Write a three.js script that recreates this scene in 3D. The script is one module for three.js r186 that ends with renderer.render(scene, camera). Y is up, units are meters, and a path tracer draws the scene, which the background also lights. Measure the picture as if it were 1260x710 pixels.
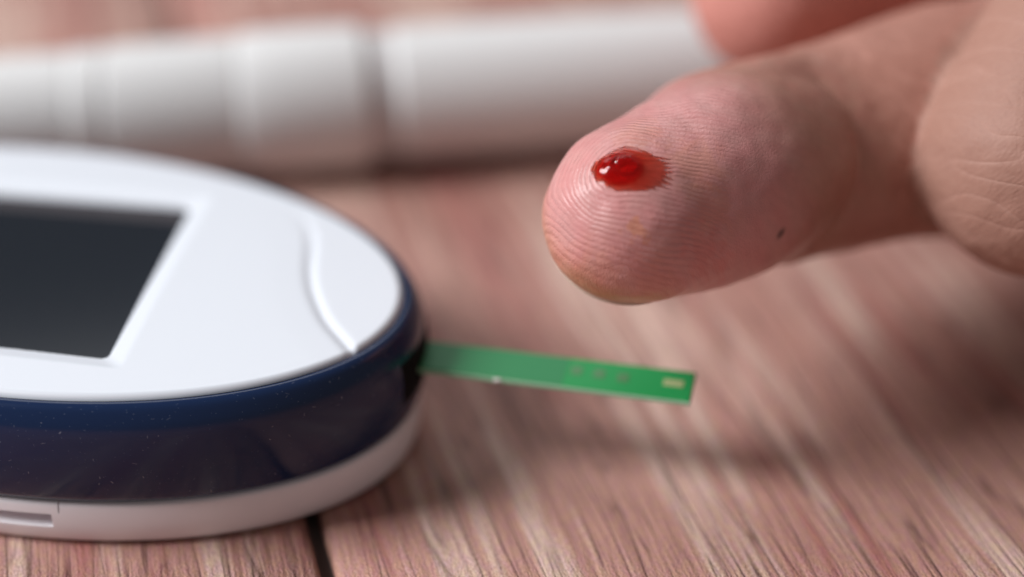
import * as THREE from 'three';
import { RectAreaLightUniformsLib } from 'three/addons/lights/RectAreaLightUniformsLib.js';
import { RoundedBoxGeometry } from 'three/addons/geometries/RoundedBoxGeometry.js';
import { mergeGeometries, toCreasedNormals } from 'three/addons/utils/BufferGeometryUtils.js';
import { Brush, Evaluator, SUBTRACTION, INTERSECTION } from 'three-bvh-csg';
import { createNoise2D, createNoise3D } from 'simplex-noise';

// ---------- camera, light, exposure (all shapes below are in millimetres, scaled by MM) ----------
const MM = 0.001;
const scene = new THREE.Scene();
const camera = new THREE.PerspectiveCamera(2 * Math.atan(355 / 2005) * 180 / Math.PI, 1260 / 710, 0.01, 20);
camera.position.set(0, 0.097, 0);
camera.rotation.x = -31 * Math.PI / 180;
camera.focus = 0.1432;
camera.userData.fStop = 5.5;
scene.add(camera);
scene.background = new THREE.Color().setRGB(0.155, 0.150, 0.148);     // the dim room around the table
RectAreaLightUniformsLib.init();
const WINDOWS = [
  { at: [-0.840, 0.682, -0.039], to: [0, 0.01, -0.14], w: 0.42, h: 0.48, rgb: [0.97, 0.98, 1.0], power: 23.0, label: 'tall white framed window letting daylight in beside the table' },
  { at: [-0.22, 1.06, -1.14], to: [0, 0.01, -0.16], w: 1.10, h: 0.64, rgb: [0.97, 0.98, 1.0], power: 1.2, label: 'wide white framed window high up behind the table' },
];
const renderer = new THREE.WebGLRenderer({ antialias: true });
renderer.toneMapping = THREE.LinearToneMapping;
renderer.toneMappingExposure = 1;
renderer.shadowMap.enabled = true;

// ---------- helpers ----------
function rng(seed) { let s = seed >>> 0; return () => { s = (s + 0x6d2b79f5) >>> 0; let t = Math.imul(s ^ (s >>> 15), 1 | s); t = (t + Math.imul(t ^ (t >>> 7), 61 | t)) ^ t; return ((t ^ (t >>> 14)) >>> 0) / 4294967296; }; }
const n2 = createNoise2D(rng(7)), n2b = createNoise2D(rng(19)), n3 = createNoise3D(rng(5));
const clamp = THREE.MathUtils.clamp, smooth = THREE.MathUtils.smoothstep, lerp = THREE.MathUtils.lerp;
const V = (x, y, z) => new THREE.Vector3(x, y, z);
const lin = (r, g, b) => new THREE.Color().setRGB(r, g, b);
const toS = (x) => Math.round(255 * clamp(x <= 0.0031308 ? x * 12.92 : 1.055 * Math.pow(x, 1 / 2.4) - 0.055, 0, 1));
function texture(w, h, fill, srgb) {
  const d = new Uint8Array(w * h * 4), px = [0, 0, 0];
  for (let y = 0; y < h; y++) for (let x = 0; x < w; x++) {
    fill(x, y, px);
    const o = (y * w + x) * 4;
    for (let c = 0; c < 3; c++) d[o + c] = srgb ? toS(px[c]) : Math.round(255 * clamp(px[c], 0, 1));
    d[o + 3] = 255;
  }
  const t = new THREE.DataTexture(d, w, h);
  t.magFilter = THREE.LinearFilter; t.minFilter = THREE.LinearFilter;
  if (srgb) t.colorSpace = THREE.SRGBColorSpace;
  t.needsUpdate = true;
  return t;
}
function part(name, geometry, material, parent) {
  const m = new THREE.Mesh(geometry, material);
  m.name = name; m.castShadow = m.receiveShadow = true;
  parent.add(m);
  return m;
}
function thing(name, label, category, at = [0, 0, 0], turn = 0) {
  const g = new THREE.Group();
  g.name = name; g.userData = { label, category };
  g.position.set(at[0] * MM, at[1] * MM, at[2] * MM); g.rotation.y = turn; g.scale.setScalar(1);
  scene.add(g);
  return g;
}
const creased = (g, angle) => { g.scale(1e5, 1e5, 1e5); const out = toCreasedNormals(g, angle); out.scale(1e-5, 1e-5, 1e-5); return out; };   // it hashes positions to 1/100
const mm = (g) => { g.scale(MM, MM, MM); return g; };
function surface(pos, idx, uv) {
  const g = new THREE.BufferGeometry();
  g.setAttribute('position', new THREE.Float32BufferAttribute(pos, 3));
  if (uv) g.setAttribute('uv', new THREE.Float32BufferAttribute(uv, 2));
  g.setIndex(idx);
  g.computeVertexNormals();
  return g;
}

// ---------- the window that lights the table (outside the frame) ----------
for (const WINDOW of WINDOWS) {
  const w = thing(WINDOW === WINDOWS[0] ? 'window' : 'window_001', WINDOW.label, 'window');
  w.position.set(...WINDOW.at);
  w.lookAt(...WINDOW.to);
  const white = new THREE.MeshStandardMaterial({ color: lin(0.75, 0.75, 0.74), roughness: 0.5 });
  const pane = new THREE.MeshStandardMaterial({ color: 0x000000, roughness: 0.2, emissive: lin(...WINDOW.rgb), emissiveIntensity: 1.2 });
  part('window_pane', new THREE.PlaneGeometry(WINDOW.w, WINDOW.h).translate(0, 0, -0.012), pane, w);
  const t = 0.05;
  part('window_frame', mergeGeometries([
    new THREE.BoxGeometry(WINDOW.w + 2 * t, t, 0.05).translate(0, WINDOW.h / 2 + t / 2, -0.03), new THREE.BoxGeometry(WINDOW.w + 2 * t, t, 0.05).translate(0, -WINDOW.h / 2 - t / 2, -0.03),
    new THREE.BoxGeometry(t, WINDOW.h, 0.05).translate(WINDOW.w / 2 + t / 2, 0, -0.03), new THREE.BoxGeometry(t, WINDOW.h, 0.05).translate(-WINDOW.w / 2 - t / 2, 0, -0.03)]), white, w);
  const light = new THREE.RectAreaLight(lin(...WINDOW.rgb), WINDOW.power, WINDOW.w, WINDOW.h);
  light.name = 'window_daylight';
  light.position.set(...WINDOW.at);
  light.lookAt(...WINDOW.to);
  scene.add(light);
}

// ---------- tabletop of painted, weathered planks ----------
const PLANK_W = 128, PLANK_T = 8, TEX_U = 140, TEX_V = 280;
function woodHeight(u, v) {                                           // u across the grain, v along it, in mm; 0 deep .. 1 proud
  const x = u + 1.3 * n2(u * 0.012, v * 0.006) + 0.22 * n2b(u * 0.12, v * 0.035);
  const broad = n2(x * 0.085 + 40, v * 0.004), mid = n2(x * 0.30, v * 0.012 + 9), fine = n2b(x * 0.62, v * 0.05), hair = n2(x * 1.5 + 70, v * 0.11), grit = n2b(x * 3.6, v * 2.1), grit2 = n2(x * 6.2, v * 4.2);
  const crack = Math.pow(1 - Math.abs(n2b(x * 0.30 + 11, v * 0.014 + 3)), 9) * smooth(n2(x * 0.4, v * 0.05 + 80), -0.7, 0.2);
  const crack2 = Math.pow(1 - Math.abs(n2(x * 0.62 + 90, v * 0.034 + 3)), 8) * smooth(n2b(x * 0.25, v * 0.05 + 60), -0.25, 0.5);
  return { broad, mid, fine, hair, grit, grit2, crack, crack2, h: clamp(0.55 + 0.06 * broad + 0.09 * mid + 0.11 * fine + 0.10 * hair + 0.08 * grit + 0.07 * grit2 - 0.36 * crack - 0.28 * crack2, 0, 1) };
}
const woodData = (() => {
  const w = 2048, h = 2048, color = new Uint8Array(w * h * 4), bump = new Uint8Array(w * h * 4), c = [0, 0, 0];
  const rose = [0.46, 0.240, 0.195], cream = [0.68, 0.485, 0.405], red = [0.37, 0.130, 0.112], dark = [0.10, 0.045, 0.038];
  for (let j = 0; j < h; j++) for (let i = 0; i < w; i++) {
    const u = i / w * TEX_U, v = j / h * TEX_V, k = woodHeight(u, v);
    const pale = smooth(0.5 * k.broad + 0.5 * k.mid + 0.22 * n2(u * 0.06 + 5, v * 0.02) + 0.25 * k.fine + 0.16 * k.grit, -0.02, 0.72);
    const ruddy = smooth(n2b(u * 0.17 + 30, v * 0.010) + 0.5 * k.fine + 0.2 * k.grit2, 0.0, 0.9);
    const worn = clamp(0.9 * k.crack + 0.75 * k.crack2 + 0.15 * smooth(-k.hair, 0.3, 0.95), 0, 1);
    const speck = 1 + 0.16 * k.grit2 + 0.15 * k.grit + 0.08 * k.hair, hue = n2(u * 1.1 + 200, v * 0.5), hue2 = n2b(u * 2.7, v * 1.6 + 90);
    const tint = [1 + 0.03 * hue, 1 + 0.09 * hue - 0.05 * hue2, 1 - 0.06 * hue - 0.08 * hue2];          // tan, rose and mauve flecks
    for (let q = 0; q < 3; q++) {
      let t = lerp(rose[q], cream[q], 0.8 * pale);
      t = lerp(t, red[q], 0.75 * ruddy * (1 - 0.6 * pale));
      t = lerp(t, dark[q], 0.68 * worn);
      c[q] = t * speck * tint[q];
    }
    const o = (j * w + i) * 4;
    for (let q = 0; q < 3; q++) color[o + q] = toS(c[q]);
    color[o + 3] = 255;
    bump[o] = bump[o + 1] = bump[o + 2] = Math.round(255 * k.h); bump[o + 3] = 255;
  }
  const make = (d, s) => { const t = new THREE.DataTexture(d, w, h); t.magFilter = t.minFilter = THREE.LinearFilter; t.wrapS = t.wrapT = THREE.MirroredRepeatWrapping; if (s) t.colorSpace = THREE.SRGBColorSpace; t.needsUpdate = true; return t; };
  return { color: make(color, true), bump: make(bump, false) };
})();
{
  const wood = new THREE.MeshStandardMaterial({ map: woodData.color, bumpMap: woodData.bump, bumpScale: 0.00032, roughness: 0.6 });
  const table = new THREE.Group();
  table.name = 'table'; table.userData = { kind: 'structure' };
  scene.add(table);
  const turn = 15.75 * Math.PI / 180, len0 = -640, len1 = 760, GAP = 1.3;
  // the seam passes through (-17, -114) and runs along (-sin, -cos)
  table.position.set(-0.017, 0, -0.1141); table.rotation.y = turn;
  const half = PLANK_W / 2, r = 0.7;
  for (let k = -5; k < 5; k++) {
    const sect = [[-half, -PLANK_T], [-half, -r * 1.6], [-half + r * 0.25, -r * 0.5], [-half + r, 0]];
    const across = [];
    for (let s = 1; s < 8; s++) across.push([-half + r + (PLANK_W - 2 * r) * s / 8, 0]);
    const ring = [...sect, ...across, ...sect.map(([x, y]) => [-x, y]).reverse()];
    const pos = [], uv = [], idx = [], N = ring.length;
    for (const [e, z] of [[0, -len1], [1, -len0]]) for (const [x, y] of ring) {
      pos.push((x - 0.0) * MM, y * MM, z * MM);
      uv.push((x + half + (k & 1 ? 61 : 6)) / TEX_U, (z + len1 + k * 173 + 1000) / TEX_V);
    }
    for (let i = 0; i < N; i++) { const j = (i + 1) % N; idx.push(i, N + i, j, j, N + i, N + j); }
    const g = creased(surface(pos, idx, uv), 0.9);
    const p = part('plank', g, wood, table);
    p.name = k === -5 ? 'plank' : 'plank_' + String(k + 5).padStart(3, '0');
    p.position.x = (half + GAP / 2 + k * (PLANK_W + GAP)) * MM;
  }
  const under = new THREE.MeshStandardMaterial({ color: lin(0.10, 0.075, 0.068), roughness: 0.9 });
  part('backing_board', new THREE.BoxGeometry(10 * (PLANK_W + GAP) * MM, 0.018, (len1 - len0) * MM).translate(0, -0.0108, -(len1 + len0) / 2 * MM), under, table);
}

// ---------- lancing device: a pen-shaped body lying behind ----------
{
  const pen = thing('lancing_device', 'pale grey pen-shaped lancing device lying on the planks at the back', 'lancing device', [-19, 0, -194.6], 9.3 * Math.PI / 180);
  const R = 9.3;
  const shell = (rgb, rough) => new THREE.MeshPhysicalMaterial({ color: lin(...rgb), roughness: rough, clearcoat: 0.15, clearcoatRoughness: 0.3 });
  const pale = shell([0.75, 0.745, 0.74], 0.5), cap = shell([0.76, 0.755, 0.75], 0.5), grey = shell([0.62, 0.60, 0.60], 0.5);
  const turned = (pts) => { const g = new THREE.LatheGeometry(pts.map(([r, x]) => new THREE.Vector2(r * MM, x * MM)), 64); g.rotateZ(-Math.PI / 2); g.translate(0, R * MM, 0); return creased(g, 0.5); };
  part('rear_barrel', turned([[0, -98], [5, -97.5], [6.9, -95], [7.6, -84], [7.95, -50], [8.0, -37.4], [0, -37.3]]), pale, pen);
  part('depth_ring', turned([[0, -37.2], [7.8, -37.2], [8.1, -36.9], [8.3, -36.0], [8.3, -33.4], [8.2, -33.0], [7.8, -32.8], [0, -32.8]]), cap, pen);
  part('depth_ring', turned([[0, -32.7], [8.0, -32.7], [8.5, -32.3], [8.6, -30], [8.75, -17], [8.7, -16.6], [8.4, -16.3], [0, -16.3]]), pale, pen).name = 'depth_ring_001';
  part('cap', turned([[0, -16.2], [8.6, -16.2], [8.95, -15.9], [9.15, -14.9], [9.3, -11], [9.3, -1.2], [9.2, -0.4], [8.7, 0], [0, 0.01]]), cap, pen);
  part('collar', turned([[0, 0.05], [8.35, 0.05], [8.3, 3.4], [0, 3.45]]), grey, pen);
  part('front_barrel', turned([[0, 3.5], [8.2, 3.5], [8.65, 4.1], [8.75, 5.5], [8.7, 40], [8.2, 66], [7.2, 72], [5, 74], [0, 74.2]]), pale, pen);
  part('release_button', mm(new RoundedBoxGeometry(15, 2.4, 6, 4, 1)).translate(46 * MM, (R - 1) * MM, -8 * MM), grey, pen);
}

// ---------- glucose meter ----------
const METER = { at: [-48.2, 0, -141.5], turn: -18.3 * Math.PI / 180, a: 39.1, b: 22.9 };
{
  const meter = thing('glucose_meter', 'white and navy blue oval glucose meter with a dark screen, lying on the planks', 'glucose meter', METER.at, METER.turn);
  const { a, b } = METER;
  const N = 288;
  const rim = (t, off) => { const x = a * Math.cos(t), z = b * Math.sin(t), nx = Math.cos(t) / a, nz = Math.sin(t) / b, l = Math.hypot(nx, nz); return [x + nx / l * off, z + nz / l * off]; };
  let perimeter = [0];
  for (let i = 1; i <= N; i++) { const p = rim((i - 1) / N * 2 * Math.PI, 2), q = rim(i / N * 2 * Math.PI, 2); perimeter.push(perimeter[i - 1] + Math.hypot(p[0] - q[0], p[1] - q[1])); }
  function loft(profile) {                                            // [offset, height] from the top inwards round to the bottom
    const pos = [], uv = [], idx = [], M = profile.length;
    let run = 0;
    profile.forEach(([off, h], m) => {
      if (m) run += Math.hypot(off - profile[m - 1][0], h - profile[m - 1][1]);
      for (let i = 0; i <= N; i++) { const [x, z] = rim(i / N * 2 * Math.PI, off); pos.push(x * MM, h * MM, z * MM); uv.push(perimeter[i] / 60, run / 20); }
    });
    const W = N + 1;
    for (let m = 0; m + 1 < M; m++) for (let i = 0; i < N; i++) { const p = m * W + i; idx.push(p, p + 1, p + W, p + 1, p + W + 1, p + W); }
    for (const [row, up] of [[0, true], [M - 1, false]]) {            // close top and bottom
      const c = pos.length / 3; pos.push(0, profile[row][1] * MM, 0); uv.push(0, 0);
      for (let i = 0; i < N; i++) up ? idx.push(c, row * W + i + 1, row * W + i) : idx.push(c, row * W + i, row * W + i + 1);
    }
    return creased(surface(pos, idx, uv), 0.8);
  }
  const white = new THREE.MeshPhysicalMaterial({ color: lin(0.74, 0.77, 0.83), roughness: 0.38 });
  const whiteLow = new THREE.MeshPhysicalMaterial({ color: lin(0.86, 0.825, 0.86), roughness: 0.42 });
  // navy band: dust specks and lint lie on it
  const r = rng(41), specks = [];
  for (let k = 0; k < 1100; k++) specks.push([r() * 1024, r() * 512, 0.3 + 0.8 * r() * r() * r(), r() * 6.3, r() < 0.12 ? 1 + 2.5 * r() : 0, 0.14 + 0.9 * r() * r() * r()]);
  const lint = new Float32Array(1024 * 512);
  for (const [sx, sy, rad, ang, long, amp] of specks) for (let y = -9; y <= 9; y++) for (let x = -9; x <= 9; x++) {
    const u = x * Math.cos(ang) + y * Math.sin(ang), v = -x * Math.sin(ang) + y * Math.cos(ang), d = Math.hypot(Math.max(0, Math.abs(u) - long), v);
    const X = (Math.round(sx) + x + 1024) % 1024, Y = Math.round(sy) + y;
    if (Y >= 0 && Y < 512) lint[Y * 1024 + X] = Math.max(lint[Y * 1024 + X], 1.5 * amp * smooth(-d, -rad - 0.5, -rad + 0.5));
  }
  const navyMap = texture(1024, 512, (x, y, p) => { const l = lint[y * 1024 + x]; p[0] = lerp(0.008, 0.5, l); p[1] = lerp(0.021, 0.5, l); p[2] = lerp(0.068, 0.55, l); }, true);
  navyMap.wrapS = navyMap.wrapT = THREE.RepeatWrapping;
  const navy = new THREE.MeshPhysicalMaterial({ map: navyMap, roughness: 0.16, specularIntensity: 0.8 });
  const black = new THREE.MeshPhysicalMaterial({ color: lin(0.008, 0.008, 0.009), roughness: 0.8, specularIntensity: 0.15 });

  const evaluator = new Evaluator();
  const cut = (geometry, box, tx, ty, tz, ry) => { const A = new Brush(geometry), B = new Brush(box); B.position.set(tx * MM, ty * MM, tz * MM); B.rotation.y = ry; A.updateMatrixWorld(); B.updateMatrixWorld(); return evaluator.evaluate(A, B, SUBTRACTION).geometry; };
  // the strip's own line, in the meter's frame
  const band = [[-2.2, 14.7], [-0.04, 14.75], [-0.02, 15.45], [0.2, 15.55], [0.5, 15.5], [0.95, 15.2], [1.4, 14.5], [1.75, 13.7], [2.0, 12.6], [2.15, 10.6], [2.05, 8.6], [1.85, 7.2], [1.55, 6.0], [1.1, 5.4], [0.6, 5.2], [-2.2, 5.15]];
  const even = (pts, n) => new THREE.SplineCurve(pts.map(([o, h]) => new THREE.Vector2(o, h))).getSpacedPoints(n).map((p) => [p.x, p.y]);
  const flank = even(band.slice(2, -1), 56);
  const bandGeometry = loft([...band.slice(0, 2), ...flank, band.at(-1)]);
  const port = { x: 36.5, y: 10.0, z: -2.90, turn: 6.3 * Math.PI / 180 };
  part('side_band', cut(bandGeometry, mm(new THREE.BoxGeometry(16, 3.9, 9.4)), port.x + 3, port.y + 0.6, port.z + 0.9, port.turn), navy, meter);
  const boxAt = (l, h, w, x, y, dz = 0) => { const m = new Brush(mm(new THREE.BoxGeometry(l, h, w))); m.position.set(x * MM, y * MM, (port.z + dz) * MM); m.rotation.y = port.turn; m.updateMatrixWorld(); return m; };
  const lip = new Brush(loft([band[0], band[1], ...flank.map(([o, h]) => [o + 0.05, h]), band.at(-1)])); lip.updateMatrixWorld();
  const insert = evaluator.evaluate(evaluator.evaluate(lip, boxAt(16, 4.5, 10.0, port.x + 2, port.y + 0.6, 0.9), INTERSECTION), boxAt(14, 1.7, 6.0, port.x + 6, port.y, -0.4), SUBTRACTION);
  part('strip_port', insert.geometry, black, meter);

  const lowGeometry = loft([[-3, 5.14], ...even([[0.45, 5.12], [0.9, 5.02], [1.2, 4.7], [1.32, 3.7], [1.28, 2.4], [1.08, 1.35], [0.75, 0.62], [0.28, 0.2], [-0.4, 0.03]], 36), [-5, 0.0]]);
  const slotAt = [8.3, 3.1, 23.3], slotTurn = 0.137;
  const slotted = cut(lowGeometry, mm(new RoundedBoxGeometry(12.4, 1.5, 5, 4, 0.18)), ...slotAt, slotTurn);
  const low = part('lower_shell', cut(slotted, mm(new THREE.BoxGeometry(0.14, 1.4, 1.0)), 15.15, 4.7, 22.3, 0.2), whiteLow, meter);
  const slot = mergeGeometries([new THREE.BoxGeometry(12.8, 0.3, 3).translate(0, -0.93, 0), new THREE.BoxGeometry(12.8, 0.3, 3).translate(0, 0.93, 0), new THREE.BoxGeometry(0.3, 1.5, 3).translate(6.4, 0, 0), new THREE.BoxGeometry(0.3, 1.5, 3).translate(-6.4, 0, 0), new THREE.BoxGeometry(12.8, 2.1, 0.3).translate(0, 0, -1.6)]);
  slot.rotateY(slotTurn); slot.translate(8.3 - 0.25, 3.1, 21.3);
  part('side_slot', mm(slot), new THREE.MeshStandardMaterial({ color: lin(0.38, 0.41, 0.42), roughness: 0.5 }), low);

  // white cover plate and the end piece, divided by an S-shaped groove: one height per point of the plan
  const S = [[14.5, -24.5], [18.56, -18.9], [21.11, -16.85], [23.58, -14.5], [25.13, -12.28], [26.5, -9.4], [27.78, -6.23], [29.4, -3.1], [31.37, -0.17], [33.4, 2.3], [35.7, 4.41], [38.5, 6.9], [42, 10]];
  const curve = new THREE.CatmullRomCurve3(S.map(([x, z]) => V(x, 0, z))).getPoints(160).map((p) => [p.x, p.z]);
  const groove = (x, z) => {                                          // signed distance to the S, positive on the end piece
    let best = 1e9, sign = 1;
    for (let i = 0; i + 1 < curve.length; i++) {
      const [ax, az] = curve[i], bx = curve[i + 1][0] - ax, bz = curve[i + 1][1] - az, t = clamp(((x - ax) * bx + (z - az) * bz) / (bx * bx + bz * bz), 0, 1);
      const ex = x - ax - t * bx, ez = z - az - t * bz, d = ex * ex + ez * ez;
      if (d < best) { best = d; sign = bx * ez - bz * ex < 0 ? 1 : -1; }
    }
    return sign * Math.sqrt(best);
  };
  const Q = [[10.25, -14.5], [16.7, 13.85], [-9, 17.2], [-21, -9.3]];      // the screen's corners; the two left ones lie outside the frame
  const sides = Q.map((q, i) => { const n = Q[(i + 1) % 4], l = Math.hypot(n[0] - q[0], n[1] - q[1]); return [(n[1] - q[1]) / l, -(n[0] - q[0]) / l, q]; });
  const screenD = (x, z) => { let d = -1e9; for (const [nx, nz, q] of sides) { const e = nx * (x - q[0]) + nz * (z - q[1]), h = Math.max(0.9 - Math.abs(d - e), 0) / 0.9; d = Math.max(d, e) + h * h * 0.9 * 0.25; } return d; };
  const RIM = -0.1;
  const coverHeight = (x, z) => {
    const rho = Math.hypot(x / (a + RIM), z / (b + RIM)), toRim = Math.max(0, (1 - rho) * (b + (a - b) * (x / a) ** 2));
    let h = 16.35 - 0.35 * rho * rho;
    if (toRim < 0.7) h -= 0.7 - Math.sqrt(0.49 - (0.7 - toRim) ** 2);
    const g = groove(x, z), deep = 0.34 * smooth(z, -19, -8);
    if (g < 0) h -= deep * Math.exp(-((g / 0.6) ** 2)) * 0.8 + 0.2 * smooth(g, -4.5, 0) * deep; else h -= deep * Math.exp(-((g / 0.42) ** 2));
    const s = screenD(x, z);
    if (s < 2.2) { const k = 2.2 - s; h -= k < 0.5 ? k * k * 0.27 : 0.0675 + (k - 0.5) * 0.27; if (s < 0.15) h -= (0.15 - s) * 2; }
    return h;
  };
  const NR = 210, NT = 640, cp = [], cn = [], fi = [], ei = [], side = [], scr = [];
  for (let m = 0; m <= NR; m++) for (let i = 0; i <= NT; i++) {
    const rho = 1 - Math.pow(1 - m / NR, 1.25), t = i / NT * 2 * Math.PI, x = (a + RIM) * rho * Math.cos(t), z = (b + RIM) * rho * Math.sin(t);
    const inner = Math.min(rho, 0.9995), X = (a + RIM) * inner * Math.cos(t), Z = (b + RIM) * inner * Math.sin(t), e = 0.01;
    const dense = X > -14;
    cp.push(x * MM, coverHeight(X, Z) * MM, z * MM);
    const n = dense || screenD(X, Z) < 3 || inner > 0.95 ? V((coverHeight(X - e, Z) - coverHeight(X + e, Z)) / (2 * e), 1, (coverHeight(X, Z - e) - coverHeight(X, Z + e)) / (2 * e)).normalize() : V(0, 1, 0);
    cn.push(n.x, n.y, n.z); side.push(groove(x, z)); scr.push(screenD(x, z));
  }
  const rimStart = cp.length / 3;
  for (let i = 0; i <= NT; i++) { const t = i / NT * 2 * Math.PI, x = (a + RIM) * Math.cos(t), z = (b + RIM) * Math.sin(t); for (const h of [15.32, 14.6]) { cp.push(x * MM, h * MM, z * MM); const n = V(x / a / a, 0, z / b / b).normalize(); cn.push(n.x, 0, n.z); } }
  const isEnd = (...k) => k.reduce((sum, q) => sum + side[q], 0) > 0;
  for (let m = 0; m < NR; m++) for (let i = 0; i < NT; i++) {
    const W = NT + 1, p = m * W + i, quad = [p, p + 1, p + W + 1, p + W];
    if (quad.every((q) => scr[q] < -0.6)) continue;                      // open under the glass
    (isEnd(...quad) ? ei : fi).push(p, p + 1, p + W, p + 1, p + W + 1, p + W);
  }
  for (let i = 0; i < NT; i++) { const k = rimStart + 2 * i, q = NR * (NT + 1) + i; (isEnd(q) ? ei : fi).push(k, k + 2, k + 1, k + 2, k + 3, k + 1); }
  const shared = (idx) => { const g = new THREE.BufferGeometry(); g.setAttribute('position', new THREE.Float32BufferAttribute(cp, 3)); g.setAttribute('normal', new THREE.Float32BufferAttribute(cn, 3)); g.setIndex(idx); return g; };
  part('front_cover', shared(fi), white, meter);
  part('end_cover', shared(ei), white, meter);
  const glass = new THREE.ExtrudeGeometry(new THREE.Shape(Q.map(([x, z]) => new THREE.Vector2(x, -z))), { depth: 0.4, bevelEnabled: false });
  glass.rotateX(-Math.PI / 2); glass.translate(0, 14.9, 0);
  const screen = part('screen', mm(glass), new THREE.MeshPhysicalMaterial({ color: lin(0.008, 0.012, 0.019), roughness: 0.13, specularIntensity: 0.5 }), meter);
  const reflectionBand = new THREE.Shape([[9.95, -14.2], [10.6, -11.4], [-19.3, -6.6], [-20.5, -9.15]].map(([x, z]) => new THREE.Vector2(x, -z)));  // painted reflection: a flat grey band laid along the far edge of the glass
  const reflectionPlate = new THREE.ExtrudeGeometry(reflectionBand, { depth: 0.03, bevelEnabled: false });
  reflectionPlate.rotateX(-Math.PI / 2); reflectionPlate.translate(0, 15.28, 0);
  part('painted_reflection', mm(reflectionPlate), new THREE.MeshPhysicalMaterial({ color: lin(0.055, 0.05, 0.057), roughness: 0.15, specularIntensity: 0.8 }), screen);
}

// ---------- test strip, plugged into the meter ----------
{
  const root = [-14.14, 10.0, -133.20], tip = [17.03, 10.0, -126.40], dx = tip[0] - root[0], dz = tip[2] - root[2], L = Math.hypot(dx, dz);
  const strip = thing('test_strip', 'green printed test strip sticking out of the end of the meter', 'test strip', root, Math.atan2(-dz, dx));
  const box = (l, h, w, x, y, z, rr = 0.08) => mm(new RoundedBoxGeometry(l, h, w, 3, rr)).translate(x * MM, y * MM, z * MM);
  const W = 5.0;
  const mat = (rgb, rough = 0.4, more) => new THREE.MeshPhysicalMaterial({ color: lin(...rgb), roughness: rough, ...more });
  part('base_layer', box(L, 0.42, W, L / 2, -0.04, 0), mat([0.28, 0.50, 0.32], 0.45), strip);
  part('cover_film', box(19.7, 0.12, W - 0.25, 9.9, 0.225, -0.05, 0.05), mat([0.022, 0.22, 0.075], 0.55), strip);
  part('reaction_layer', box(L - 19.8, 0.1, W - 0.2, 19.7 + (L - 19.8) / 2, 0.215, -0.05, 0.04), mat([0.008, 0.28, 0.070], 0.55), strip);
  const copper = mat([0.06, 0.20, 0.07], 0.4);
  [[20.7, -0.4], [22.9, -0.3], [25.2, -0.1]].forEach(([x, z], i) => { part('contact_pad', box(1.1, 0.05, 1.5, x, 0.28, z, 0.02), copper, strip).name = i ? 'contact_pad_00' + i : 'contact_pad'; });
  part('sample_window', box(1.9, 0.06, 1.1, L - 1.9, 0.285, -0.2, 0.02), mat([0.36, 0.42, 0.20], 0.45), strip);
  part('adhesive_fleck', mm(new THREE.IcosahedronGeometry(0.3, 1).scale(1.4, 0.6, 0.8)).translate(13.6 * MM, 0.05 * MM, W / 2 * MM), mat([0.7, 0.66, 0.62], 0.6), strip);
}

// ---------- the hand: one continuous skin, from a field of joined tapered limbs ----------
const J = {
  tip: V(10.6, 26.85, -129.4), dip: V(25.38, 25.65, -142.62), pip: V(45.88, 23.92, -155.58), mcp: V(90, 33, -180),
  mt: V(29.4, 29.6, -177.0), md: V(45.24, 33.2, -186.5), mp: V(62, 38, -195), mm: V(94, 36, -201),
  rt: V(46, 38, -205), rd: V(57, 42, -212), rp: V(74, 45, -217), rm: V(100, 38, -221),
  pt: V(66, 44, -226), pd: V(74, 44, -232), pp: V(88, 44, -238), pm: V(107, 37, -239),
  tt: V(50.48, 27.77, -139.23), ti: V(61.86, 43.99, -151.31), tm: V(97, 54, -163), tc: V(137, 48, -176), wrist: V(172, 52, -208), arm: V(225, 66, -222),
};
const limb = [], add = (A, B, ra, rb, k = 2.2) => limb.push({ A, B, ra, rb, k, d: B.clone().sub(A), l2: B.distanceToSquared(A) });
add(J.tip, J.dip, 7.85, 7.0, 0); add(J.dip, J.pip, 7.6, 10.0, 0.8); add(J.pip, J.mcp, 10.4, 12.0, 3);
add(J.mt, J.md, 8.8, 9.3, 1.2); add(J.md, J.mp, 9.1, 10.2, 2); add(J.mp, J.mm, 10.4, 12, 3);
add(J.rt, J.rd, 7.8, 8.6, 1.2); add(J.rd, J.rp, 8.6, 9.6, 2); add(J.rp, J.rm, 9.8, 11.5, 3);
add(J.pt, J.pd, 6.8, 7.4, 1.2); add(J.pd, J.pp, 7.4, 8.2, 2); add(J.pp, J.pm, 8.4, 10.5, 3);
add(J.tt, J.ti, 11.4, 11.6, 0.7); add(J.ti, J.tm, 11.3, 13.5, 3); add(J.tm, J.tc, 14, 17, 6);
add(J.mcp, J.tc, 13, 18, 8); add(J.mcp, J.wrist, 13, 19, 8); add(J.mm, J.wrist, 13, 20, 8); add(J.rm, J.wrist, 12.5, 20, 8); add(J.pm, J.wrist, 11.5, 19, 8); add(J.wrist, J.arm, 21, 25, 8);
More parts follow.
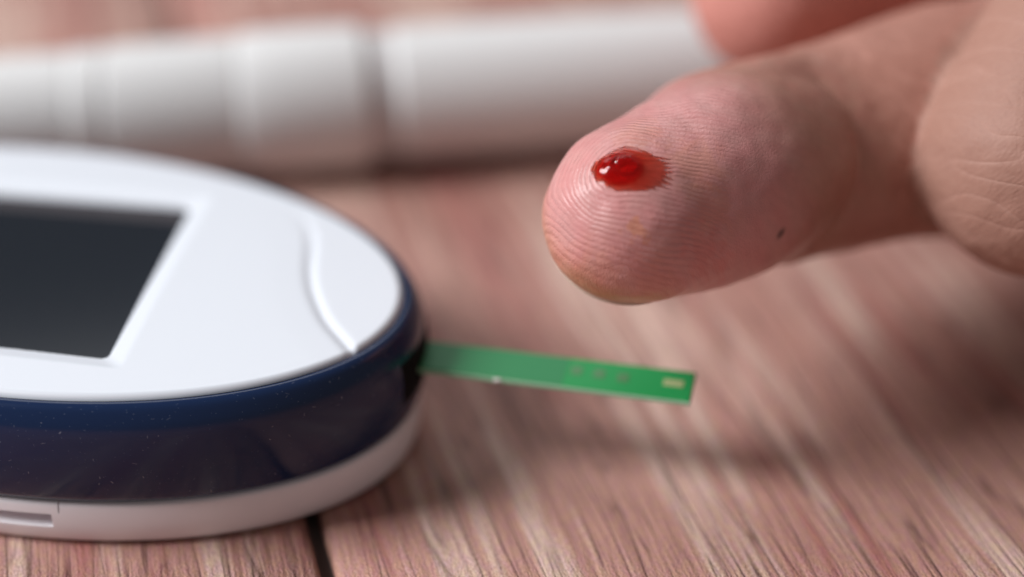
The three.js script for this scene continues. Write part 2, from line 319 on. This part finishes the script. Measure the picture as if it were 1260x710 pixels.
// pads under the joints and the swelling of the fingertip
const AX = J.tip.clone().sub(J.dip).normalize();                       // towards the tip
const PN = V(0, 0.80, 0.60).addScaledVector(AX, -V(0, 0.80, 0.60).dot(AX)).normalize();   // out of the pad
const PB = new THREE.Vector3().crossVectors(PN, AX).normalize();      // across the finger
const pads = [];
const pad = (c, r, sx, sy, sz, k) => pads.push({ c, r, s: [sx, sy, sz], k });
pad(J.dip.clone().addScaledVector(AX, 7.2).addScaledVector(PN, 0.9), 9.0, 1.5, 1.03, 1.0, 5.0);
pad(J.dip.clone().lerp(J.pip, 0.72).addScaledVector(PN, 2.0), 9.2, 1.0, 1.05, 0.9, 3);
const sideLimbs = [-1, 1].map((s) => ({ A: J.dip.clone().addScaledVector(AX, s < 0 ? 3.2 : 0).addScaledVector(PB, s < 0 ? -3.3 : 2.1).addScaledVector(PN, -1.8), B: J.pip.clone().addScaledVector(PB, s < 0 ? -2.2 : 1.4), ra: s < 0 ? 8.2 : 7.3, rb: 10 })).map((l) => ({ ...l, d: l.B.clone().sub(l.A), l2: l.A.distanceToSquared(l.B) }));
function bone(p, L) {
  const x = p.x - L.A.x, y = p.y - L.A.y, z = p.z - L.A.z, t = clamp((x * L.d.x + y * L.d.y + z * L.d.z) / L.l2, 0, 1);
  return Math.hypot(x - t * L.d.x, y - t * L.d.y, z - t * L.d.z) - lerp(L.ra, L.rb, t);
}
const smin = (a, b, k) => { if (k <= 0) return Math.min(a, b); const h = Math.max(k - Math.abs(a - b), 0) / k; return Math.min(a, b) - h * h * k * 0.25; };
function padField(p, q) {
  const x = p.x - q.c.x, y = p.y - q.c.y, z = p.z - q.c.z;
  const u = (x * AX.x + y * AX.y + z * AX.z) / q.s[0], v = (x * PB.x + y * PB.y + z * PB.z) / q.s[1], w = (x * PN.x + y * PN.y + z * PN.z) / q.s[2];
  return (Math.hypot(u, v, w) - q.r) * Math.min(...q.s);
}
const digits = [[0, 1, 2], [3, 4, 5], [6, 7, 8], [9, 10, 11], [12, 13, 14]];
function field(p, fine = true) {
  let all = 1e9;
  for (let f = 0; f < 5; f++) {
    let d = bone(p, limb[digits[f][0]]);
    if (f === 0) {                                                     // the stretched finger: its fingertip bulges over the crease of the joint
      d = smin(d, padField(p, pads[0]), pads[0].k);
      let m = smin(bone(p, sideLimbs[0]), bone(p, sideLimbs[1]), 3);
      m = smin(smin(m, padField(p, pads[1]), pads[1].k), bone(p, limb[2]), 5);
      const across = (p.x - J.dip.x) * PB.x + (p.y - J.dip.y) * PB.y + (p.z - J.dip.z) * PB.z;
      d = smin(d, m, 0.4 + 3.2 * smooth(-across, 2, 7));
    } else for (let i = 1; i < 3; i++) d = smin(d, bone(p, limb[digits[f][i]]), limb[digits[f][i]].k + 2);
    all = smin(all, d, 0.8);
  }
  let palm = 1e9;
  for (let i = 15; i < limb.length; i++) palm = smin(palm, bone(p, limb[i]), limb[i].k);
  all = smin(all, palm, 7);
  if (fine && all < 3 && all > -3) {
    all += 0.16 * n3(p.x * 0.11, p.y * 0.11, p.z * 0.11) + 0.05 * n3(p.x * 0.35, p.y * 0.35, p.z * 0.35);
  }
  return all;
}
function gradient(p, out = new THREE.Vector3()) {
  const e = 0.05, q = p.clone(), at = (x, y, z) => field(q.set(p.x + x, p.y + y, p.z + z));
  return out.set(at(e, 0, 0) - at(-e, 0, 0), at(0, e, 0) - at(0, -e, 0), at(0, 0, e) - at(0, 0, -e)).normalize();
}
function surfaceNet(lo, hi, cell) {
  const n = [0, 1, 2].map((c) => Math.ceil((hi[c] - lo[c]) / cell) + 1), [nx, ny, nz] = n, p = new THREE.Vector3();
  const F = new Float32Array(nx * ny * nz).fill(9), B = 8;
  for (let bz = 0; bz < nz; bz += B) for (let by = 0; by < ny; by += B) for (let bx = 0; bx < nx; bx += B) {
    const mid = field(p.set(lo[0] + (bx + B / 2) * cell, lo[1] + (by + B / 2) * cell, lo[2] + (bz + B / 2) * cell), false), far = Math.abs(mid) > B * cell * 0.87 + 3.5;
    for (let z = bz; z < Math.min(bz + B, nz); z++) for (let y = by; y < Math.min(by + B, ny); y++) for (let x = bx; x < Math.min(bx + B, nx); x++)
      F[(z * ny + y) * nx + x] = far ? mid : field(p.set(lo[0] + x * cell, lo[1] + y * cell, lo[2] + z * cell));
  }
  const id = new Int32Array(nx * ny * nz).fill(-1), pos = [], idx = [];
  const at = (x, y, z) => (z * ny + y) * nx + x;
  for (let z = 0; z + 1 < nz; z++) for (let y = 0; y + 1 < ny; y++) for (let x = 0; x + 1 < nx; x++) {
    let s = [0, 0, 0], c = 0, first = F[at(x, y, z)] < 0, mixed = false;
    for (let k = 1; k < 8 && !mixed; k++) mixed = (F[at(x + (k & 1), y + ((k >> 1) & 1), z + (k >> 2))] < 0) !== first;
    if (!mixed) continue;
    for (let k = 0; k < 8; k++) for (const b of [1, 2, 4]) if (!(k & b)) {
      const q = k | b, f0 = F[at(x + (k & 1), y + ((k >> 1) & 1), z + (k >> 2))], f1 = F[at(x + (q & 1), y + ((q >> 1) & 1), z + (q >> 2))];
      if ((f0 < 0) === (f1 < 0)) continue;
      const t = f0 / (f0 - f1);
      s[0] += (k & 1) + (b === 1 ? t : 0); s[1] += ((k >> 1) & 1) + (b === 2 ? t : 0); s[2] += (k >> 2) + (b === 4 ? t : 0); c++;
    }
    id[at(x, y, z)] = pos.length / 3;
    pos.push(lo[0] + (x + s[0] / c) * cell, lo[1] + (y + s[1] / c) * cell, lo[2] + (z + s[2] / c) * cell);
  }
  const quad = (a, b, c, d, flip) => flip ? idx.push(a, c, b, a, d, c) : idx.push(a, b, c, a, c, d);
  for (let z = 1; z + 1 < nz; z++) for (let y = 1; y + 1 < ny; y++) for (let x = 1; x + 1 < nx; x++) {
    const f = F[at(x, y, z)] < 0;
    if (f !== F[at(x + 1, y, z)] < 0) quad(id[at(x, y - 1, z - 1)], id[at(x, y, z - 1)], id[at(x, y, z)], id[at(x, y - 1, z)], !f);
    if (f !== F[at(x, y + 1, z)] < 0) quad(id[at(x - 1, y, z - 1)], id[at(x - 1, y, z)], id[at(x, y, z)], id[at(x, y, z - 1)], !f);
    if (f !== F[at(x, y, z + 1)] < 0) quad(id[at(x - 1, y - 1, z)], id[at(x, y - 1, z)], id[at(x, y, z)], id[at(x - 1, y, z)], !f);
  }
  return { pos, idx };
}
// print coordinates in mm, laid over the front of the pad: u towards the thumb, v down the tip, w out of the skin
const UN = V(-0.165, 0.72, 0.68).normalize(), UX = V(1, 0, 0).addScaledVector(UN, -UN.x).normalize(), UY = new THREE.Vector3().crossVectors(UX, UN).normalize();
const padUV = (p) => { const x = p.x - J.tip.x, y = p.y - J.tip.y, z = p.z - J.tip.z; return [x * UX.x + y * UX.y + z * UX.z, x * UY.x + y * UY.y + z * UY.z, x * UN.x + y * UN.y + z * UN.z]; };
// finger coordinates in mm: u towards the base of the finger, v across, w out of the pad
const fingerUV = (p) => { const x = p.x - J.tip.x, y = p.y - J.tip.y, z = p.z - J.tip.z; return [-(x * AX.x + y * AX.y + z * AX.z), (x * PB.x + y * PB.y + z * PB.z), (x * PN.x + y * PN.y + z * PN.z)]; };
const PAD_SIZE = 48, PAD_U0 = 14, PAD_V0 = 24;
const CORE = [0.6, -1.6], LOOP = [0.995, 0.10];                        // the core of the print and the way its loop opens
function ridge(u, v) {                                                // phase in ridges
  const x = u - CORE[0], y = v - CORE[1], along = x * LOOP[0] + y * LOOP[1], across = -x * LOOP[1] + y * LOOP[0];
  const d = along < 0 ? Math.hypot(along * 0.9, across) : Math.abs(across);
  return (d + 0.55 * n2(u * 0.11 + 3, v * 0.11) + 0.05 * n2b(u * 0.5, v * 0.5) + 0.02 * n2(u * 1.6, v * 1.6)) / 0.47;
}
const ridgeHeight = (u, v) => { const c = 0.5 + 0.5 * Math.cos(2 * Math.PI * ridge(u, v)); return Math.pow(c, 0.62 + 0.3 * n2(u * 0.9 + 60, v * 0.9)); };
const printed = (u, v) => smooth(-u - 0.25 * v, -11.5, -4);              // the ridges thin out towards the joint
const padBump = texture(2048, 2048, (i, j, p) => {
  const u = i / 2048 * PAD_SIZE - PAD_U0, v = j / 2048 * PAD_SIZE - PAD_V0;
  const far = printed(u, v), wear = (0.35 + 0.65 * smooth(n2(u * 0.4 + 8, v * 0.4) + 0.6 * n2b(u * 1.5, v * 1.5 + 7), -0.8, 0.5)) * (0.75 + 0.25 * smooth(n2(u * 2.6, v * 2.6 + 30), -0.6, -0.1));
  const line = Math.abs(n2b(u * 0.32 + 50, v * 0.32)) < 0.012 ? 0.14 : 0;    // fine dry creases
  p[0] = p[1] = p[2] = 0.52 + (ridgeHeight(u, v) - 0.5) * 0.55 * far * wear + 0.05 * n2b(u * 2.8, v * 2.8) + 0.06 * n2(u * 5.5, v * 5.5) - line * (1 - far * 0.5);
}, false);
const padColor = texture(2048, 2048, (i, j, p) => {
  const u = i / 2048 * PAD_SIZE - PAD_U0, v = j / 2048 * PAD_SIZE - PAD_V0;
  const far = printed(u, v), k = ridgeHeight(u, v) * far;
  const mot = n2(u * 0.33, v * 0.33), mot2 = n2b(u * 0.9 + 20, v * 0.9), fine = n2(u * 6, v * 6);
  const c = [0.80 + 0.03 * mot2, 0.79 - 0.05 * mot + 0.03 * mot2, 0.79 - 0.04 * mot + 0.03 * mot2], t = 0.955 + 0.09 * k + 0.03 * fine;
  for (let q = 0; q < 3; q++) c[q] *= q ? t : 0.975 + 0.045 * k;
  const stain = (a, b, r, amt, g = 0.10, bl = 0.42) => { const d = Math.hypot(u - a, v - b) + 0.9 * n2b(u * 0.7 + a, v * 0.7) + 0.4 * n2(u * 2, v * 2 + b); const s = amt * smooth(-d, -r, -r * 0.2); c[0] *= 1 + 0.03 * s; c[1] *= 1 - g * s; c[2] *= 1 - bl * s; };
  stain(1.05, 3.5, 1.1, 0.7); stain(6.2, -2.6, 3.4, 0.35); stain(1.5, -5.5, 3.0, 0.3); stain(7.5, 1.0, 2.6, 0.25); stain(6.8, 4.2, 2.4, 0.55, 0.28, 0.30); stain(-3.2, 6.6, 3.4, 0.3); stain(2.5, 8.0, 3.4, 0.25, 0.14);
  const scar = Math.hypot(((u - 13.4) + (v - 1.5) * 0.7) * 1.7, (v - 1.5) * 0.9), s = smooth(-scar, -0.62, -0.08);      // a small dark mark
  for (let q = 0; q < 3; q++) c[q] *= 1 - 0.7 * s;
  const fl = n2b(u * 3.3 + 100, v * 3.3);                             // dry flakes
  if (fl > 0.92) { const w = smooth(fl, 0.92, 0.98) * 0.5 * far; for (let q = 0; q < 3; q++) c[q] = lerp(c[q], 0.98, w); }
  p[0] = c[0]; p[1] = c[1]; p[2] = c[2];
}, true);
// skin of the other fingers: small furrows crossing one another, longer creases across the digit
const SKIN = 24;
const wrapNoise = (nf, x, y, fx, fy) => {                                // tiles over SKIN x SKIN
  const a = 2 * Math.PI * x / SKIN, b = 2 * Math.PI * y / SKIN, rx = fx * SKIN / (2 * Math.PI), ry = fy * SKIN / (2 * Math.PI);
  return nf(Math.cos(a) * rx + 31, Math.sin(a) * rx + Math.cos(b) * ry * 0.73, Math.sin(b) * ry);
};
const skinH = (x, y) => {
  const cr = Math.pow(1 - Math.abs(wrapNoise(n3, x, y, 0.12, 0.5)), 8), cr2 = Math.pow(1 - Math.abs(wrapNoise(n3, y + 5, x, 0.45, 0.7)), 9), fine = wrapNoise(n3, x, y, 2.2, 2.2);
  return [cr, cr2, fine];
};
const skinCache = new Float32Array(768 * 768 * 3);
for (let j = 0; j < 768; j++) for (let i = 0; i < 768; i++) skinCache.set(skinH(i / 768 * SKIN, j / 768 * SKIN), (j * 768 + i) * 3);
const skinBump = texture(768, 768, (i, j, p) => { const o = (j * 768 + i) * 3; p[0] = p[1] = p[2] = 0.7 - 0.4 * skinCache[o] - 0.10 * skinCache[o + 1] + 0.08 * skinCache[o + 2]; }, false);
const skinColor = texture(768, 768, (i, j, p) => { const o = (j * 768 + i) * 3, c = skinCache[o], m = skinCache[o + 1], f = skinCache[o + 2]; p[0] = 0.79 + 0.10 * c + 0.02 * f - 0.02 * m; p[1] = 0.77 + 0.13 * c + 0.03 * f - 0.03 * m; p[2] = 0.77 + 0.15 * c + 0.03 * f - 0.03 * m; }, true);
for (const t of [skinBump, skinColor]) t.wrapS = t.wrapT = THREE.RepeatWrapping;
{
  const hand = thing('hand', 'palm-up hand with one finger stretched out over the test strip', 'hand');
  const net = surfaceNet([-3, 0, -258], [252, 98, -118], 0.75);
  const p = new THREE.Vector3(), g = new THREE.Vector3(), n = net.pos.length / 3, normal = new Float32Array(n * 3), color = new Float32Array(n * 3), uv = new Float32Array(n * 2), isPad = new Uint8Array(n);
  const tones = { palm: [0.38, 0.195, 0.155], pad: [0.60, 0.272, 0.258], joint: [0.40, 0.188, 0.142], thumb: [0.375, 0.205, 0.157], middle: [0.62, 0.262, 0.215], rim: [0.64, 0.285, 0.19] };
  for (let i = 0; i < n; i++) {
    p.fromArray(net.pos, i * 3);
    for (let k = 0; k < 2; k++) { gradient(p, g); p.addScaledVector(g, -field(p)); }
    gradient(p, g);
    p.toArray(net.pos, i * 3); g.toArray(normal, i * 3);
    const [u, , w] = fingerUV(p), [pu, pv] = padUV(p), dIndex = Math.min(bone(p, limb[0]), bone(p, limb[1])), dThumb = Math.min(bone(p, limb[12]), bone(p, limb[13])), dMiddle = Math.min(bone(p, limb[3]), bone(p, limb[4]));
    const onPad = dIndex < 4 && u < 27 && dIndex < dThumb && dIndex < dMiddle;
    isPad[i] = onPad ? 1 : 0;
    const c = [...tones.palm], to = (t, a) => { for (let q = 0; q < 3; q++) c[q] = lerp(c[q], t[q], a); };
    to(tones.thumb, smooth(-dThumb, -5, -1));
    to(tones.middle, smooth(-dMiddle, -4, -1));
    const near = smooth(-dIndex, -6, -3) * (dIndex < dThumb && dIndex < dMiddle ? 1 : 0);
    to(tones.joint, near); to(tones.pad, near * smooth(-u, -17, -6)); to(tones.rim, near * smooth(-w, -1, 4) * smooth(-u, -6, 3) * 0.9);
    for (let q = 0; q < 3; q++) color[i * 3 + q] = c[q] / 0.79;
    if (onPad) { uv[i * 2] = (pu + PAD_U0) / PAD_SIZE; uv[i * 2 + 1] = (pv + PAD_V0) / PAD_SIZE; }
    else { const t = p.clone().sub(J.tt), ax = J.ti.clone().sub(J.tt).normalize(), side = V(0, 0.6, 0.8).cross(ax).normalize(); uv[i * 2] = t.dot(side) / SKIN; uv[i * 2 + 1] = t.dot(ax) / SKIN; }
  }
  // whole triangles go to the pad's material or to the plain skin's; vertices on the border are doubled by the split
  const A = [], B = [];
  for (let i = 0; i < net.idx.length; i += 3) { const t = [net.idx[i], net.idx[i + 1], net.idx[i + 2]]; (t.every((k) => isPad[k]) ? A : B).push(...t); }
  const pos = [...net.pos], extra = new Map(), nn = Array.from(normal), cc = Array.from(color), uu = Array.from(uv);
  const ax = J.ti.clone().sub(J.tt).normalize(), side = V(0, 0.6, 0.8).cross(ax).normalize();
  for (let i = 0; i < B.length; i++) if (isPad[B[i]]) {
    const k = B[i];
    if (!extra.has(k)) {
      extra.set(k, pos.length / 3);
      const t = p.fromArray(net.pos, k * 3).clone().sub(J.tt);
      pos.push(net.pos[k * 3], net.pos[k * 3 + 1], net.pos[k * 3 + 2]); nn.push(normal[k * 3], normal[k * 3 + 1], normal[k * 3 + 2]); cc.push(color[k * 3], color[k * 3 + 1], color[k * 3 + 2]);
      uu.push(t.dot(side) / SKIN, t.dot(ax) / SKIN);
    }
    B[i] = extra.get(k);
  }
  const geometry = new THREE.BufferGeometry();
  geometry.setAttribute('position', new THREE.Float32BufferAttribute(pos.map((x) => x * MM), 3));
  geometry.setAttribute('normal', new THREE.Float32BufferAttribute(nn, 3));
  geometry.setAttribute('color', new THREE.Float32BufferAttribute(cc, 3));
  geometry.setAttribute('uv', new THREE.Float32BufferAttribute(uu, 2));
  geometry.setIndex([...A, ...B].length < 1 ? [] : A.concat(B));
  geometry.addGroup(0, A.length, 0); geometry.addGroup(A.length, B.length, 1);
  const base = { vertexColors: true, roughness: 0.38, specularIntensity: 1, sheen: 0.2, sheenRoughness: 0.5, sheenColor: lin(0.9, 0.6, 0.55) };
  const padSkin = new THREE.MeshPhysicalMaterial({ ...base, map: padColor, bumpMap: padBump, bumpScale: 0.00011 });
  const skin = new THREE.MeshPhysicalMaterial({ ...base, roughness: 0.6, specularIntensity: 0.6, map: skinColor, bumpMap: skinBump, bumpScale: 0.00015 });
  part('skin', geometry, [padSkin, skin], hand);

  // the nail: a thin curved plate on the back of the fingertip whose free edge shows below it
  const np = [], ni = [], NU = 40, NS = 16;
  for (const [layer, inset] of [[0, 0], [1, 0.4]]) for (let s = 0; s <= NS; s++) for (let a = 0; a <= NU; a++) {
    const t = a / NU * 2 - 1, psi = t * 1.3, f = s / NS;
    const free = 5.2 - 6.6 * Math.pow(Math.abs(psi) / 1.2566, 2.2), reach = free - (1 - f) * 12, R = 7.98 + 0.1 * smooth(f, 0.75, 1) - inset;
    const r = reach > 0 ? Math.sqrt(R * R - reach * reach) : R - 0.03 * reach;
    const q = J.tip.clone().addScaledVector(AX, reach).addScaledVector(PN, -Math.cos(psi) * r).addScaledVector(PB, Math.sin(psi) * r);
    np.push(q.x * MM, q.y * MM, q.z * MM);
  }
  const Wn = NU + 1, Ln = Wn * (NS + 1);
  for (let s = 0; s < NS; s++) for (let a = 0; a < NU; a++) { const k = s * Wn + a; ni.push(k, k + Wn, k + 1, k + 1, k + Wn, k + Wn + 1, k + Ln, k + Ln + 1, k + Ln + Wn, k + Ln + 1, k + Ln + Wn + 1, k + Ln + Wn); }
  for (let a = 0; a < NU; a++) { const k = NS * Wn + a; ni.push(k, k + Ln, k + 1, k + 1, k + Ln, k + Ln + 1); ni.push(a, a + 1, a + Ln, a + 1, a + 1 + Ln, a + Ln); }
  for (let s = 0; s < NS; s++) for (const a of [0, NU]) { const k = s * Wn + a; ni.push(k, k + Wn, k + Ln, k + Wn, k + Ln + Wn, k + Ln); }
  part('fingernail', creased(surface(np, ni), 0.8), new THREE.MeshPhysicalMaterial({ color: lin(0.62, 0.50, 0.40), roughness: 0.35, side: THREE.DoubleSide }), hand);
}

// ---------- the drop of blood on the fingertip: its film runs out along the ridges, the drop stands at the left ----------
{
  const P = [[-2.7, -2.0], [-2.3, -2.7], [-1.6, -3.3], [-0.7, -3.7], [0.3, -4.2], [1.25, -3.95], [2.4, -3.5], [3.9, -3.2], [4.5, -2.75], [4.55, -1.2], [4.5, -0.4], [4.3, 0.2], [1.7, 0.36], [-0.3, 0.3], [-1.2, -0.1], [-1.75, -0.65], [-2.3, -0.8]];
  const within = (u, v) => {                                          // distance to the outline, positive inside
    let d = 1e9, odd = false;
    for (let i = 0, j = P.length - 1; i < P.length; j = i++) {
      const [ax, ay] = P[j], bx = P[i][0] - ax, by = P[i][1] - ay, t = clamp(((u - ax) * bx + (v - ay) * by) / (bx * bx + by * by), 0, 1);
      d = Math.min(d, Math.hypot(u - ax - t * bx, v - ay - t * by));
      if ((P[i][1] > v) !== (ay > v) && u < bx * (v - ay) / by + ax) odd = !odd;
    }
    return odd ? d : -d;
  };
  const thick = (u, v) => {
    const edge = within(u, v) - 0.5 * smooth(u, 1.9, 4.2) * (1 + Math.cos(2 * Math.PI * ridge(u, v))) - 0.07 * smooth(-u, -0.5, 1.8) * (1 + Math.cos(2 * Math.PI * ridge(u, v))) + 0.07 * n2(u * 1.3, v * 2.6);
    const mound = Math.hypot((u + 0.1) / 2.2, (v + 1.75) / 1.7), drop = Math.hypot((u - 0.3) / 1.35, (v + 2.1) / 0.85);
    let t = edge > 0 ? (0.10 - 0.05 * smooth(u, 0.8, 4)) * (1 - Math.exp(-edge / 0.2)) : edge * 0.5;
    t += smooth(edge, 0, 0.7) * 0.46 * Math.pow(Math.max(0, 1 - mound * mound), 1.2) + 0.52 * Math.pow(Math.max(0, 1 - drop * drop), 1.1);
    return Math.max(t + (edge > 0 ? 0.010 * Math.cos(2 * Math.PI * ridge(u, v)) * (1 - smooth(0.5 - mound, 0, 0.5)) : 0), -0.2);
  };
  const u0 = -3.5, v0 = -4.9, du = 0.055, NU = 158, NV = 112, pos = [], idx = [], p = new THREE.Vector3(), g = new THREE.Vector3();
  for (const layer of [0, 1]) for (let j = 0; j <= NV; j++) for (let i = 0; i <= NU; i++) {
    const u = u0 + i * du, v = v0 + j * du;
    let w = 9;
    for (let k = 0; k < 24; k++) { p.copy(J.tip).addScaledVector(UX, u).addScaledVector(UY, v).addScaledVector(UN, w); const f = field(p); w -= f; if (Math.abs(f) < 0.001) break; }
    gradient(p, g);
    const rim = i === 0 || j === 0 || i === NU || j === NV;
    p.addScaledVector(g, layer || rim ? -0.25 - (layer ? 0.05 : 0) : thick(u, v));
    pos.push(p.x * MM, p.y * MM, p.z * MM);
  }
  const W = NU + 1, Ln = W * (NV + 1);
  for (let j = 0; j < NV; j++) for (let i = 0; i < NU; i++) { const k = j * W + i; idx.push(k, k + W, k + 1, k + 1, k + W, k + W + 1, k + Ln, k + Ln + 1, k + Ln + W, k + Ln + 1, k + Ln + W + 1, k + Ln + W); }
  const wall = (k, m) => idx.push(k, m, k + Ln, m, m + Ln, k + Ln);
  for (let i = 0; i < NU; i++) { wall(i, i + 1); wall(NV * W + i + 1, NV * W + i); }
  for (let j = 0; j < NV; j++) { wall((j + 1) * W, j * W); wall(j * W + NU, (j + 1) * W + NU); }
  const drop = part('blood_drop', surface(pos, idx), new THREE.MeshPhysicalMaterial({ color: 0xffffff, roughness: 0.03, transmission: 1, thickness: 0.0005, ior: 1.36, attenuationColor: lin(0.93, 0.20, 0.12), attenuationDistance: 0.00022 }), scene);
  drop.userData = { label: 'small glossy drop of red blood smeared on the fingertip', category: 'blood drop' };
}

renderer.render(scene, camera);
